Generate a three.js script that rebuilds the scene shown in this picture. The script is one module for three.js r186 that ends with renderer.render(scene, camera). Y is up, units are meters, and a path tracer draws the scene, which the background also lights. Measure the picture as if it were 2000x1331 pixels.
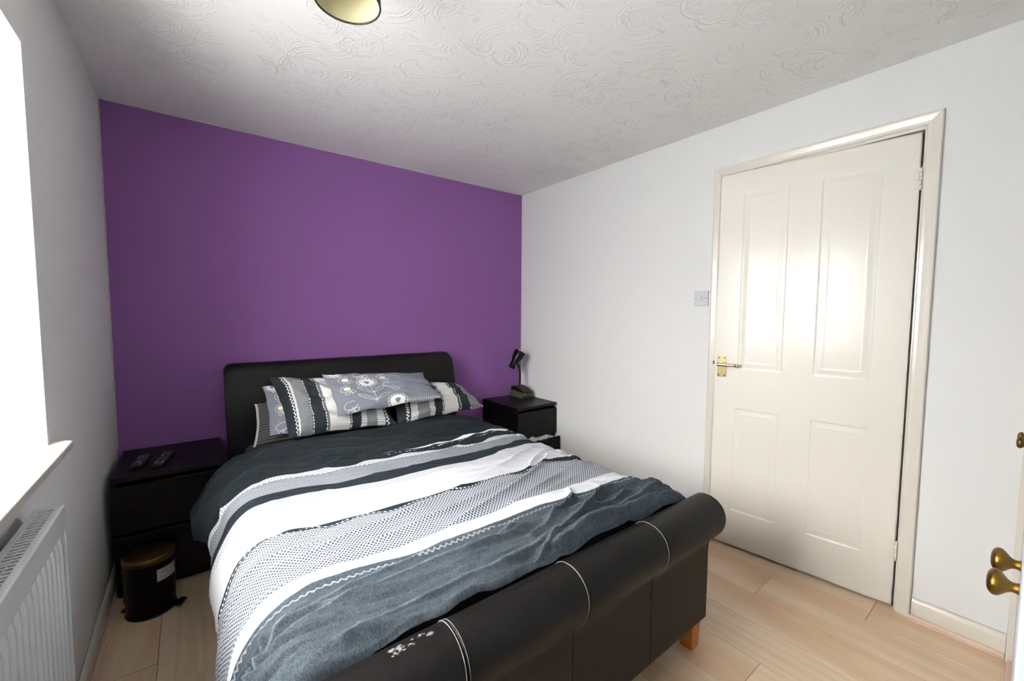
import * as THREE from 'three';
import { RoundedBoxGeometry } from 'three/addons/geometries/RoundedBoxGeometry.js';
import { mergeGeometries } from 'three/addons/utils/BufferGeometryUtils.js';
import { RectAreaLightUniformsLib } from 'three/addons/lights/RectAreaLightUniformsLib.js';

// ---------------------------------------------------------------- camera, sky, light, exposure
const W = 2.664, H = 2.2916, ROOM_Z = 3.52;              // room: x 0..W, z 0 (purple wall)..ROOM_Z
const scene = new THREE.Scene();
const camera = new THREE.PerspectiveCamera(78.74, 2000 / 1331, 0.01, 60);
camera.position.set(0.3236, 1.255, 2.8932);
camera.rotation.order = 'YXZ';
camera.rotation.set(-0.0643, -0.6578, 0.0057);
{ // standard overcast sky: three times as bright overhead as at the horizon
  const w = 64, h = 64, d = new Float32Array(w * h * 4);
  for (let j = 0; j < h; j++) { const el = ((j + 0.5) / h - 0.5) * Math.PI, L = (1 + 2 * Math.max(0, Math.sin(el))) / 3; for (let i = 0; i < w; i++) d.set([0.99 * L, 0.985 * L, 0.965 * L, 1], 4 * (j * w + i)); }
  const t = new THREE.DataTexture(d, w, h, THREE.RGBAFormat, THREE.FloatType); t.mapping = THREE.EquirectangularReflectionMapping; t.magFilter = t.minFilter = THREE.LinearFilter; t.needsUpdate = true; scene.background = t;
}
scene.backgroundIntensity = 58;
RectAreaLightUniformsLib.init();
const daylight = new THREE.RectAreaLight(0xfffdf8, 3, 1.16, 1.02);   // overcast daylight entering at the window
daylight.position.set(-0.262, 1.42, 1.83);
daylight.lookAt(2, 1.42, 1.83);
scene.add(daylight);
const renderer = new THREE.WebGLRenderer({ antialias: true });
renderer.toneMapping = THREE.LinearToneMapping;
renderer.toneMappingExposure = 1.07;
renderer.shadowMap.enabled = true;

// ---------------------------------------------------------------- helpers
const rng = (s) => () => { s |= 0; s = (s + 0x6d2b79f5) | 0; let t = Math.imul(s ^ (s >>> 15), 1 | s); t = (t + Math.imul(t ^ (t >>> 7), 61 | t)) ^ t; return ((t ^ (t >>> 14)) >>> 0) / 4294967296; };
const hash = (x, y, s = 0) => { let h = (Math.imul(x, 374761393) + Math.imul(y, 668265263) + Math.imul(s, 1442695041)) | 0; h = Math.imul(h ^ (h >>> 13), 1274126177); return ((h ^ (h >>> 16)) >>> 0) / 4294967296; };
const sm = (t) => t * t * (3 - 2 * t);
function vnoise(x, y, s = 0, px = 0, py = 0) {            // value noise 0..1, periodic when px, py are given
  const xi = Math.floor(x), yi = Math.floor(y), fx = sm(x - xi), fy = sm(y - yi);
  const m = (a, p) => (p ? ((a % p) + p) % p : a);
  const a = hash(m(xi, px), m(yi, py), s), b = hash(m(xi + 1, px), m(yi, py), s), c = hash(m(xi, px), m(yi + 1, py), s), d = hash(m(xi + 1, px), m(yi + 1, py), s);
  return a + (b - a) * fx + (c - a) * fy + (a - b - c + d) * fx * fy;
}
function fbm(x, y, s = 0, n = 4) { let a = 0, k = 0.5, t = 0; for (let i = 0; i < n; i++) { a += k * vnoise(x, y, s + i); t += k; x *= 2.03; y *= 2.03; k *= 0.5; } return a / t; }
const clamp = (v, a = 0, b = 1) => Math.min(b, Math.max(a, v));
const step = (a, b, v) => sm(clamp((v - a) / (b - a)));
const lerp = (a, b, t) => a + (b - a) * t;
const mix3 = (a, b, t) => [lerp(a[0], b[0], t), lerp(a[1], b[1], t), lerp(a[2], b[2], t)];
function table(pts, v) { if (v <= pts[0][0]) return pts[0][1]; for (let i = 1; i < pts.length; i++) if (v <= pts[i][0]) { const [a, b] = [pts[i - 1], pts[i]]; return lerp(a[1], b[1], sm((v - a[0]) / (b[0] - a[0]))); } return pts[pts.length - 1][1]; }
function tex(w, h, fn, { srgb = true, repeat = null } = {}) {   // fn(u, v) -> [r, g, b] 0..255 (or a number)
  const d = new Uint8Array(w * h * 4);
  for (let j = 0; j < h; j++) for (let i = 0; i < w; i++) { const c = fn((i + 0.5) / w, (j + 0.5) / h), k = 4 * (j * w + i); if (typeof c === 'number') d[k] = d[k + 1] = d[k + 2] = clamp(c, 0, 255); else { d[k] = clamp(c[0], 0, 255); d[k + 1] = clamp(c[1], 0, 255); d[k + 2] = clamp(c[2], 0, 255); } d[k + 3] = 255; }
  const t = new THREE.DataTexture(d, w, h); t.magFilter = THREE.LinearFilter; t.minFilter = THREE.LinearMipmapLinearFilter; t.generateMipmaps = true;
  t.wrapS = t.wrapT = repeat ? THREE.RepeatWrapping : THREE.ClampToEdgeWrapping;
  if (repeat) t.repeat.set(repeat[0], repeat[1]);
  if (srgb) t.colorSpace = THREE.SRGBColorSpace;
  t.needsUpdate = true; return t;
}
const std = (o) => new THREE.MeshStandardMaterial(o), phys = (o) => new THREE.MeshPhysicalMaterial(o);
const used = {};
const numbered = (n) => { const k = (used[n] = (used[n] ?? -1) + 1); return k ? `${n}_${String(k).padStart(3, '0')}` : n; };
function mesh(name, geo, mat, parent = scene) {
  const m = new THREE.Mesh(Array.isArray(geo) ? (geo.length > 1 ? mergeGeometries(geo.map((g) => { g = g.index ? g.toNonIndexed() : g; for (const k of Object.keys(g.attributes)) if (!['position', 'normal', 'uv'].includes(k)) g.deleteAttribute(k); return g; })) : geo[0]) : geo, mat);
  m.name = parent === scene ? numbered(name) : name; m.castShadow = m.receiveShadow = true; parent.add(m);
  if (parent !== scene) { const n = parent.children.filter((c) => c !== m && c.userData.base === name).length; m.userData.base = name; if (n) m.name = `${name}_${String(n).padStart(3, '0')}`; }
  return m;
}
function group(name, at = [0, 0, 0], turn = 0, parent = scene) { const g = new THREE.Group(); g.name = parent === scene ? numbered(name) : name; g.position.set(...at); g.rotation.y = turn; parent.add(g); if (parent !== scene) { const n = parent.children.filter((c) => c !== g && c.userData.base === name).length; g.userData.base = name; if (n) g.name = `${name}_${String(n).padStart(3, '0')}`; } return g; }
function tag(o, label, category, grp) { o.userData.label = label; o.userData.category = category; if (grp) o.userData.group = grp; return o; }
const structure = (o, label) => { o.userData.kind = 'structure'; if (label) o.userData.label = label; return o; };
function metreUV(g) {                                       // box-projected uv in metres
  if (g.index) g = g.toNonIndexed();
  const p = g.attributes.position, n = g.attributes.normal, uv = new Float32Array(p.count * 2);
  for (let i = 0; i < p.count; i++) { const ax = Math.abs(n.getX(i)), ay = Math.abs(n.getY(i)), az = Math.abs(n.getZ(i)); const [u, v] = ay >= ax && ay >= az ? [p.getX(i), p.getZ(i)] : ax >= az ? [p.getZ(i), p.getY(i)] : [p.getX(i), p.getY(i)]; uv[2 * i] = u; uv[2 * i + 1] = v; }
  g.setAttribute('uv', new THREE.BufferAttribute(uv, 2)); return g;
}
function bx(x0, x1, y0, y1, z0, z1, r = 0.002) {            // box between corners, rounded edges, metre uv
  const w = Math.abs(x1 - x0), h = Math.abs(y1 - y0), d = Math.abs(z1 - z0);
  const g = r > 0 ? new RoundedBoxGeometry(w, h, d, 2, Math.min(r, w / 2.01, h / 2.01, d / 2.01)) : new THREE.BoxGeometry(w, h, d);
  g.translate((x0 + x1) / 2, (y0 + y1) / 2, (z0 + z1) / 2); return metreUV(g);
}
function gridGeo(nu, nv, fn) {                              // fn(i / nu, j / nv) -> [x, y, z, u, v]
  const pos = [], uv = [], idx = [];
  for (let j = 0; j <= nv; j++) for (let i = 0; i <= nu; i++) { const p = fn(i / nu, j / nv, i, j); pos.push(p[0], p[1], p[2]); uv.push(p[3], p[4]); }
  for (let j = 0; j < nv; j++) for (let i = 0; i < nu; i++) { const a = j * (nu + 1) + i, b = a + 1, c = a + nu + 1, d = c + 1; idx.push(a, b, c, b, d, c); }
  const g = new THREE.BufferGeometry(); g.setAttribute('position', new THREE.Float32BufferAttribute(pos, 3)); g.setAttribute('uv', new THREE.Float32BufferAttribute(uv, 2)); g.setIndex(idx); g.computeVertexNormals(); return g;
}
function smoothPath(pts, n = 6, closed = false) { const c = new THREE.CatmullRomCurve3(pts.map(([a, b]) => new THREE.Vector3(a, b, 0)), closed, 'centripetal'); return c.getPoints(pts.length * n).map((v) => [v.x, v.y]); }
// sweeps a closed outline of [z, y] points along x from x0 to x1, ends pulled in by r so that neighbours meet in a soft seam; uv = (x, arc length)
function sweepX(outline, x0, x1, r = 0.003) {
  const pts = outline.slice(), n = pts.length; const arc = [0];
  for (let i = 1; i <= n; i++) { const a = pts[i - 1], b = pts[i % n]; arc.push(arc[i - 1] + Math.hypot(b[0] - a[0], b[1] - a[1])); }
  let area = 0; for (let i = 0; i < n; i++) { const a = pts[i], b = pts[(i + 1) % n]; area += a[0] * b[1] - b[0] * a[1]; }
  const sgn = area > 0 ? 1 : -1;
  const nrm = pts.map((p, i) => { const a = pts[(i + n - 1) % n], b = pts[(i + 1) % n]; const dx = b[0] - a[0], dy = b[1] - a[1], l = Math.hypot(dx, dy) || 1; return [(sgn * dy) / l, (-sgn * dx) / l]; });
  const rings = [[x0, r], [x0 + r * 0.3, r * 0.4], [x0 + r, 0], [x0 + 0.01, 0], [x0 + 0.02, 0], [x0 + 0.035, 0], [(x0 + x1) / 2, 0], [x1 - 0.035, 0], [x1 - 0.02, 0], [x1 - 0.01, 0], [x1 - r, 0], [x1 - r * 0.3, r * 0.4], [x1, r]];
  const pos = [], uv = [], idx = [], m = n + 1;
  for (const [x, k] of rings) for (let i = 0; i <= n; i++) { const p = pts[i % n], q = nrm[i % n]; pos.push(x, p[1] - q[1] * k, p[0] - q[0] * k); uv.push(x, arc[i]); }
  for (let a = 0; a < rings.length - 1; a++) for (let i = 0; i < n; i++) { const p = a * m + i, q = p + 1, s = p + m, t = s + 1; if (sgn > 0) idx.push(p, q, s, q, t, s); else idx.push(p, s, q, q, s, t); }
  for (const [k, flip] of [[0, 1], [rings.length - 1, 0]]) {
    const base = pos.length / 3, c = []; for (let i = 0; i < n; i++) { const o = 3 * (k * m + i); pos.push(pos[o], pos[o + 1], pos[o + 2]); uv.push(pos[o + 2], pos[o + 1]); c.push(new THREE.Vector2(pos[o + 2], pos[o + 1])); }
    for (const [a, b, d] of THREE.ShapeUtils.triangulateShape(c, [])) { const A = c[a], B = c[b], C = c[d], ccw = (B.x - A.x) * (C.y - A.y) - (C.x - A.x) * (B.y - A.y) > 0; if (ccw === !!flip) idx.push(base + a, base + b, base + d); else idx.push(base + a, base + d, base + b); }
  }
  const g = new THREE.BufferGeometry(); g.setAttribute('position', new THREE.Float32BufferAttribute(pos, 3)); g.setAttribute('uv', new THREE.Float32BufferAttribute(uv, 2)); g.setIndex(idx); g.computeVertexNormals(); return g;
}
const tube = (pts, r, seg = 40, rad = 8) => new THREE.TubeGeometry(new THREE.CatmullRomCurve3(pts.map((p) => new THREE.Vector3(...p))), seg, r, rad, false);
const lathe = (pts, seg = 40) => new THREE.LatheGeometry(pts.map(([a, b]) => new THREE.Vector2(a, b)), seg);

// ---------------------------------------------------------------- materials
const grain = tex(512, 512, (u, v) => 128 + 70 * (fbm(u * 40, v * 40, 3, 3) - 0.5) + 60 * (vnoise(u * 160, v * 160, 9, 160, 160) - 0.5), { srgb: false, repeat: [1.2, 1.2] });
const wallWhite = phys({ color: 0xe2e2e0, roughness: 0.85, specularIntensity: 0.4, bumpMap: grain, bumpScale: 0.0006 });
const wallPurple = phys({ color: 0x835792, roughness: 0.8, specularIntensity: 0.4, bumpMap: grain, bumpScale: 0.0008 });
const gloss = phys({ color: 0xdcd6ca, roughness: 0.32, clearcoat: 0.5, clearcoatRoughness: 0.12 });
const white = phys({ color: 0xd9dadb, roughness: 0.35, clearcoat: 0.3, clearcoatRoughness: 0.2 });
const plastic = std({ color: 0xd0d1d3, roughness: 0.35 });
const radWhite = phys({ color: 0xd6d8d8, roughness: 0.35, clearcoat: 0.3 });
const brass = std({ color: 0xd0bd8c, metalness: 1, roughness: 0.22 });
const brassOld = std({ color: 0x7d5f2a, metalness: 1, roughness: 0.3, bumpMap: grain, bumpScale: 0.0004 });
const brassBin = std({ color: 0x6e5730, metalness: 1, roughness: 0.36 });
const blackWood = phys({ color: 0x080707, roughness: 0.4, specularIntensity: 0.45 });
const blackPlastic = std({ color: 0x0c0c0c, roughness: 0.35 });
const blackGap = std({ color: 0x080706, roughness: 0.9 });
const olive = std({ color: 0x4a4f38, roughness: 0.6 });
const darkBrown = std({ color: 0x35261d, roughness: 0.7 });
const creamLining = phys({ color: 0xbdb592, roughness: 0.8, transmission: 0.0 });
const thread = std({ color: 0xa5a198, roughness: 0.8 });
const chrome = std({ color: 0xb8b8b8, metalness: 1, roughness: 0.25 });
const legWood = std({ color: 0xb9702f, roughness: 0.45, bumpMap: grain, bumpScale: 0.0004 });
const leatherBump = tex(1024, 1024, (u, v) => { const a = vnoise(u * 220, v * 220, 5, 220, 220), b = vnoise(u * 110, v * 110, 6, 110, 110); return 120 + 70 * a + 60 * b - 60 * Math.abs(a - b); }, { srgb: false, repeat: [2.2, 2.2] });
const leather = phys({ color: 0x0f0d0c, roughness: 0.5, specularIntensity: 0.45, bumpMap: leatherBump, bumpScale: 0.0006 });
// laminate oak plank: grain runs along v
const woodTex = tex(1024, 2048, (u, v) => {
  const warp = 0.05 * fbm(u * 6, v * 2.2, 21, 3);
  const a = fbm((u + warp) * 46, v * 2.6, 22, 4), b = fbm((u + warp * 1.4) * 150, v * 9, 25, 2), k = fbm(u * 7, v * 3, 27, 3);
  let c = mix3([228, 202, 172], [216, 186, 151], clamp((a - 0.38) * 2.2)); c = mix3(c, [208, 168, 130], clamp((k - 0.5) * 2.2)); c = mix3(c, [226, 203, 175], clamp((b - 0.55) * 1.2)); return c;
}, { repeat: [1 / 0.8, 1 / 1.6] });
const wood = phys({ map: woodTex, roughness: 0.4, clearcoat: 0.35, clearcoatRoughness: 0.3 });
const beadWood = phys({ color: 0xd3b6a2, roughness: 0.45, bumpMap: grain, bumpScale: 0.0003 });

// ---------------------------------------------------------------- the setting
{ // floor: laid planks along z with bevelled edges
  const f = structure(group('floor', [0, 0, 0]), 'pale oak laminate plank floor');
  mesh('underlay', bx(-0.02, W + 0.14, -0.06, -0.0125, -0.02, ROOM_Z + 0.02, 0), std({ color: 0x4a3524, roughness: 0.9 }), f).userData.label = 'dark underlay below the planks';
  const pitch = 0.1913, L = 1.285, R = rng(7);
  for (let k = -1; k < 14; k++) {
    const x0 = 2.482 + (k - 12) * pitch, x1 = k === 13 ? W + 0.13 : x0 + pitch; const a = Math.max(0, x0), b = x1; if (b <= 0.01) continue;
    const off = { 11: 2.143, 12: 2.493, 10: 1.7, 9: 1.75, 8: 2.32, 0: 0.3, [-1]: 1.01 }[k] ?? 0.2 + R() * L;
    for (let z = off - 3 * L; z < ROOM_Z; z += L) {
      const z0 = Math.max(0, z), z1 = Math.min(ROOM_Z, z + L); if (z1 - z0 < 0.02) continue;
      const g = bx(a + 0.0006, b - 0.0006, -0.012, 0, z0 + 0.0006, z1 - 0.0006, 0.0016), uv = g.attributes.uv, du = R() * 5, dv = R() * 5;
      for (let i = 0; i < uv.count; i++) uv.setXY(i, uv.getX(i) + du, uv.getY(i) + dv);
      mesh('plank', g, wood, f);
    }
  }
}
{ // swirled plaster ceiling
  const S = 2048, cv = document.createElement('canvas'); cv.width = cv.height = S; const c = cv.getContext('2d'); c.fillStyle = '#606060'; c.fillRect(0, 0, S, S);
  const R = rng(11); c.lineCap = 'round';
  for (let k = 0; k < 620; k++) {
    const x = R() * S, y = R() * S, r0 = 14 + R() * 46, a0 = R() * 6.28, span = 0.7 + R() * 2.4, n = 5 + Math.floor(R() * 9);
    for (let i = 0; i < n; i++) { const r = r0 + i * (4.5 + R() * 3), j = (R() - 0.5) * 0.5, lit = R() > 0.12; c.strokeStyle = lit ? `rgba(255,255,255,${0.12 + 0.6 * R() * R()})` : `rgba(60,60,60,${0.1 + 0.2 * R()})`; c.lineWidth = 1.4 + R() * 3; c.beginPath(); c.arc(x + (R() - 0.5) * 8, y + (R() - 0.5) * 8, r, a0 + j, a0 + j + span * (0.3 + 0.7 * R())); c.stroke(); }
  }
  for (let k = 0; k < 1500; k++) { const x = R() * S, y = R() * S, a = R() * 6.28, l = 4 + R() * 16; c.strokeStyle = `rgba(255,255,255,${0.15 + 0.4 * R()})`; c.lineWidth = 1 + R() * 1.8; c.beginPath(); c.moveTo(x, y); c.lineTo(x + Math.cos(a) * l, y + Math.sin(a) * l); c.stroke(); }
  const t = new THREE.CanvasTexture(cv); t.wrapS = t.wrapT = THREE.RepeatWrapping; t.repeat.set(1 / 2.0, 1 / 2.0);
  const stain = tex(512, 512, (u, v) => { const x = u * 3.6, z = v * 3.6; let k = 0; for (const [sx, sz, r, a] of [[2.5, 0.55, 0.22, 0.5], [2.35, 0.85, 0.3, 0.35], [2.55, 1.2, 0.2, 0.3], [1.9, 0.3, 0.3, 0.3]]) k += a * Math.exp(-((x - sx) ** 2 + (z - sz) ** 2) / (r * r)) * (0.3 + fbm(u * 60, v * 60, 31, 3)); k = clamp(k); return mix3([240, 239, 235], [192, 187, 182], k * 0.6); }, { repeat: [1 / 3.6, 1 / 3.6] });
  const m = std({ map: stain, roughness: 0.55, bumpMap: t, bumpScale: 0.0042 });
  structure(mesh('ceiling', bx(-0.3, W + 0.12, H, H + 0.1, -0.12, ROOM_Z + 0.12, 0), m), 'white swirled plaster ceiling');
}
const WIN = { z0: 1.228, z1: 2.43, y0: 0.862, y1: 1.95 }, DOOR = { z0: 1.752, z1: 2.566, y1: 2.016 };
function wallPanel(name, outline, holes, depth, mat, place) {
  const s = new THREE.Shape(outline.map(([a, b]) => new THREE.Vector2(a, b))); for (const h of holes) s.holes.push(new THREE.Path(h.map(([a, b]) => new THREE.Vector2(a, b))));
  const g = new THREE.ExtrudeGeometry(s, { depth, bevelEnabled: false }); g.rotateY(-Math.PI / 2); g.translate(...place);
  return structure(mesh(name, g, mat));
}
const rect = (a0, a1, b0, b1) => [[a0, b0], [a1, b0], [a1, b1], [a0, b1]];
wallPanel('wall_left', rect(0, ROOM_Z, -0.06, H), [rect(WIN.z0, WIN.z1, WIN.y0, WIN.y1).reverse()], 0.3, wallWhite, [0, 0, 0]);
wallPanel('wall_right', [[0, -0.06], [DOOR.z0, -0.06], [DOOR.z0, DOOR.y1], [DOOR.z1, DOOR.y1], [DOOR.z1, -0.06], [ROOM_Z, -0.06], [ROOM_Z, H], [0, H]], [], 0.12, wallWhite, [W + 0.12, 0, 0]);
structure(mesh('wall_back', bx(-0.3, W + 0.12, -0.06, H, -0.12, 0, 0), wallPurple), 'purple painted feature wall behind the bed');
structure(mesh('wall_front', bx(-0.3, W + 0.12, -0.06, H, ROOM_Z, ROOM_Z + 0.12, 0), wallWhite));
{ // a landing beyond the door, closed on all sides
  const a = W + 0.12, b = a + 0.95;
  structure(mesh('wall_landing', [bx(b, b + 0.08, -0.06, H, 1.3, 3.0, 0), bx(a, b, -0.06, H, 1.22, 1.3, 0), bx(a, b, -0.06, H, 3.0, 3.08, 0), bx(a, b, H, H + 0.08, 1.3, 3.0, 0), bx(a, b, -0.06, -0.001, 1.3, 3.0, 0)], std({ color: 0x8a8278, roughness: 0.9 })));
}
structure(mesh('ground', bx(-14, -0.32, -0.3, -0.2, -12, 16, 0), std({ color: 0xaeb0b2, roughness: 0.95 })), 'paved ground outside the window');
// ragged cream paint line in the two corners of the purple wall
{
  const line = (x, sx) => { const R = rng(5); const p = []; for (let i = 0; i <= 60; i++) p.push([x + sx * (0.002 + 0.0016 * R()), 0.55 + (i / 60) * (H - 0.552), 0.0015]); return tube(p, 0.0022, 160, 5); };
  structure(mesh('trim_1', line(0, 1), std({ color: 0xcfc9be, roughness: 0.8 })), 'ragged paint line in left corner');
  structure(mesh('trim_2', line(W, -1), std({ color: 0xe2ddd4, roughness: 0.8 })), 'ragged paint line in right corner');
  structure(mesh('trim_3', tube([[0.02, H - 0.001, 0.002], [0.8, H - 0.0022, 0.003], [1.6, H - 0.001, 0.002], [W - 0.02, H - 0.002, 0.003]], 0.002, 80, 5), std({ color: 0xcfcac2, roughness: 0.8 })), 'paint line between purple wall and ceiling');
}
// skirting boards with a laminate scotia strip on the floor
const skirtProfile = [[0, 0], [0.016, 0], [0.016, 0.066], [0.012, 0.078], [0.005, 0.086], [0, 0.086]];
const scotia = smoothPath([[0, 0], [0.017, 0], [0.0165, 0.004], [0.009, 0.008], [0.005, 0.0165], [0, 0.018]], 4, true);
function runZ(profile, z0, z1, x, dir, r = 0.0005) { const g = sweepX(profile.map(([a, b]) => [a, b]), z0, z1, r); const p = g.attributes.position; for (let i = 0; i < p.count; i++) { const q = p.getX(i); g.attributes.uv.setXY(i, g.attributes.uv.getY(i), q); p.setXYZ(i, x + dir * p.getZ(i), p.getY(i), q); } g.computeVertexNormals(); if (dir > 0) { const ix = g.index.array; for (let i = 0; i < ix.length; i += 3) { const t = ix[i]; ix[i] = ix[i + 1]; ix[i + 1] = t; } g.computeVertexNormals(); } return g; }
structure(mesh('baseboard_left', runZ(skirtProfile, 0.0, ROOM_Z, 0, 1), gloss), 'white gloss skirting below the window');
structure(mesh('baseboard_back', sweepX(skirtProfile, 0.016, W - 0.016, 0.0005), gloss), 'white gloss skirting along purple wall');
structure(mesh('baseboard_right', [runZ(skirtProfile, 0.0, 1.7095, W, -1), runZ(skirtProfile, 2.604, 2.858, W, -1)], gloss), 'white gloss skirting on the door wall');
structure(mesh('trim_4', runZ(scotia, 0.0, ROOM_Z, 0.016, 1), beadWood), 'wood effect floor strip along left skirting');
structure(mesh('trim_5', [runZ(scotia, 0.0, 1.70, W - 0.016, -1), runZ(scotia, 2.598, 2.857, W - 0.016, -1)], beadWood), 'wood effect floor strip along right skirting');

// window: sill, frame, sashes, panes
{
  const w = structure(group('window_1'), 'white framed window in the left wall'), y0 = 0.886, y1 = WIN.y1, z0 = WIN.z0, z1 = WIN.z1, x = -0.235, d = 0.06;
  mesh('window_frame', [bx(x, x + d, y0, y0 + 0.05, z0, z1, 0.004), bx(x, x + d, y1 - 0.05, y1, z0, z1, 0.004), bx(x, x + d, y0 + 0.05, y1 - 0.05, z0, z0 + 0.05, 0.004), bx(x, x + d, y0 + 0.05, y1 - 0.05, z1 - 0.05, z1, 0.004), bx(x, x + d, y0 + 0.05, y1 - 0.05, 1.804, 1.854, 0.004)], white, w);
  for (const [a, b] of [[z0 + 0.05, 1.804], [1.854, z1 - 0.05]]) {
    const s = mesh('sash', [bx(x + 0.012, x + d + 0.01, y0 + 0.05, y0 + 0.09, a, b, 0.004), bx(x + 0.012, x + d + 0.01, y1 - 0.09, y1 - 0.05, a, b, 0.004), bx(x + 0.012, x + d + 0.01, y0 + 0.09, y1 - 0.09, a, a + 0.04, 0.004), bx(x + 0.012, x + d + 0.01, y0 + 0.09, y1 - 0.09, b - 0.04, b, 0.004)], white, w);
    mesh('pane', bx(x + 0.03, x + 0.034, y0 + 0.085, y1 - 0.085, a + 0.035, b - 0.035, 0), phys({ color: 0xffffff, roughness: 0, transmission: 1, thickness: 0, ior: 1.5 }), s);
  }
  const sill = smoothPath([[-0.175, 0.864], [0.03, 0.864], [0.042, 0.867], [0.046, 0.875], [0.042, 0.883], [0.03, 0.886], [-0.175, 0.886]], 3).map(([a, b]) => [a, b]);
  const shape = new THREE.Shape(); shape.moveTo(-0.18, 1.2285); shape.lineTo(0, 1.2285); shape.lineTo(0, 1.186); shape.quadraticCurveTo(0.03, 1.182, 0.042, 1.2); shape.lineTo(0.042, 2.47); shape.lineTo(0, 2.475); shape.lineTo(0, 2.4295); shape.lineTo(-0.18, 2.4295);
  const g = new THREE.ExtrudeGeometry(shape, { depth: 0.014, bevelEnabled: true, bevelSize: 0.006, bevelThickness: 0.005, bevelSegments: 4, bevelOffset: -0.004 }); g.rotateX(Math.PI / 2); g.translate(0, 0.881, 0);
  mesh('window_sill', g, gloss, w);
}
// door 1: ajar leaf with four moulded panels
{
  const d = structure(group('door_1', [W, 0, 2.5435], 0), 'cream gloss four panel door standing slightly ajar');
  d.rotation.y = Math.PI / 2 + THREE.MathUtils.degToRad(6.2);  // local +x runs from hinge to latch edge; local -z faces the room
  const panels = [[0.115, 0.322, 0.205, 0.762], [0.452, 0.657, 0.205, 0.762], [0.115, 0.322, 0.972, 1.878], [0.448, 0.65, 0.972, 1.878]];
  const prof = (s) => s <= 0 ? 0 : s < 0.005 ? -0.0024 * sm(s / 0.005) : s < 0.012 ? -0.0024 : s < 0.034 ? -0.0024 + 0.002 * sm((s - 0.012) / 0.022) : s < 0.037 ? -0.0004 - 0.0008 * ((s - 0.034) / 0.003) : -0.0012;
  const lines = (a, b, edges) => { const s = new Set([a, b]); for (const e of edges) for (const o of [-0.002, 0, 0.0025, 0.005, 0.0085, 0.012, 0.019, 0.026, 0.034, 0.037, 0.04]) { s.add(+(e[0] + e[1] * o).toFixed(5)); } for (let k = a; k < b; k += 0.06) s.add(+k.toFixed(5)); return [...s].filter((v) => v >= a && v <= b).sort((p, q) => p - q); };
  const us = lines(0.002, 0.766, [[0.115, 1], [0.322, -1], [0.448, 1], [0.452, 1], [0.65, -1], [0.657, -1]]), vs = lines(0.012, 1.991, [[0.205, 1], [0.762, -1], [0.972, 1], [1.878, -1]]);
  const front = gridGeo(us.length - 1, vs.length - 1, (a, b, i, j) => { const u = us[i], v = vs[j]; let h = 0; for (const p of panels) h = Math.min(h, prof(Math.min(u - p[0], p[1] - u, v - p[2], p[3] - v))); return [u, v, -h, u, v]; });
  { const ix = front.index.array; for (let i = 0; i < ix.length; i += 3) { const t = ix[i]; ix[i] = ix[i + 1]; ix[i + 1] = t; } front.computeVertexNormals(); }
  const doorGrain = tex(1024, 1024, (u, v) => { const w = fbm(u * 4, v * 1.5, 41, 3) * 0.35; const g = fbm((u + w) * 42, v * 3.2, 43, 3); return 128 + 150 * (g - 0.5); }, { srgb: false, repeat: [1 / 0.9, 1 / 1.1] });
  const doorPaint = phys({ color: 0xe2ddd2, roughness: 0.42, clearcoat: 0.42, clearcoatRoughness: 0.17, bumpMap: doorGrain, bumpScale: 0.0007 });
  const leaf = mesh('door_leaf', [front, bx(0.002, 0.766, 0.012, 1.991, 0.006, 0.04, 0), bx(0.002, 0.006, 0.012, 1.991, 0, 0.01, 0), bx(0.762, 0.766, 0.012, 1.991, 0, 0.01, 0), bx(0.002, 0.766, 1.987, 1.991, 0, 0.01, 0), bx(0.002, 0.766, 0.012, 0.016, 0, 0.01, 0)], doorPaint, d);
  for (const y of [1.765, 0.219]) {
    const k = []; for (let i = 0; i < 5; i++) { const c = new THREE.CylinderGeometry(0.0062, 0.0062, 0.0152, 14); c.translate(0, y + 0.008 + i * 0.0165, -0.004); k.push(c); }
    const tip = new THREE.CylinderGeometry(0.0035, 0.0025, 0.006, 10); tip.translate(0, y - 0.003, -0.004); k.push(tip); k.push(bx(0.001, 0.02, y, y + 0.082, -0.0006, 0.001, 0));
    mesh('door_hinge', k, gloss, d).userData.label = 'painted butt hinge';
  }
  const h = group('door_handle', [0, 0, 0], 0, d); h.userData.label = 'brass lever handle';
  mesh('backplate', bx(0.704, 0.747, 0.923, 1.034, -0.004, 0.0, 0.0018), brass, h);
  const neck = new THREE.CylinderGeometry(0.008, 0.0095, 0.034, 20); neck.rotateX(Math.PI / 2); neck.translate(0.73, 0.991, -0.02);
  const lever = smoothPath([[0.738, 0.011], [0.72, 0.0105], [0.69, 0.0085], [0.66, 0.0072], [0.648, 0.008], [0.642, 0.0095], [0.636, 0.0085], [0.632, 0.005], [0.631, 0]], 4);
  const lg = new THREE.LatheGeometry(lever.map(([a, b]) => new THREE.Vector2(Math.max(b, 0.0004), a)), 20); lg.rotateZ(-Math.PI / 2); lg.scale(1, 1, 0.8); lg.translate(0, 0.991, -0.037);
  mesh('lever', [neck, lg], brass, h);
  const sc = []; for (const [u, v] of [[0.712, 0.931], [0.739, 0.931], [0.712, 1.026], [0.739, 1.026]]) { const c = new THREE.CylinderGeometry(0.0035, 0.0035, 0.002, 12); c.rotateX(Math.PI / 2); c.translate(u, v, -0.0045); sc.push(c); }
  for (const c of sc) mesh('screw', c, darkBrown, h);
  mesh('latch_bolt', bx(0.765, 0.778, 0.985, 1.004, 0.012, 0.024, 0.002), darkBrown, d);
}
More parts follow.
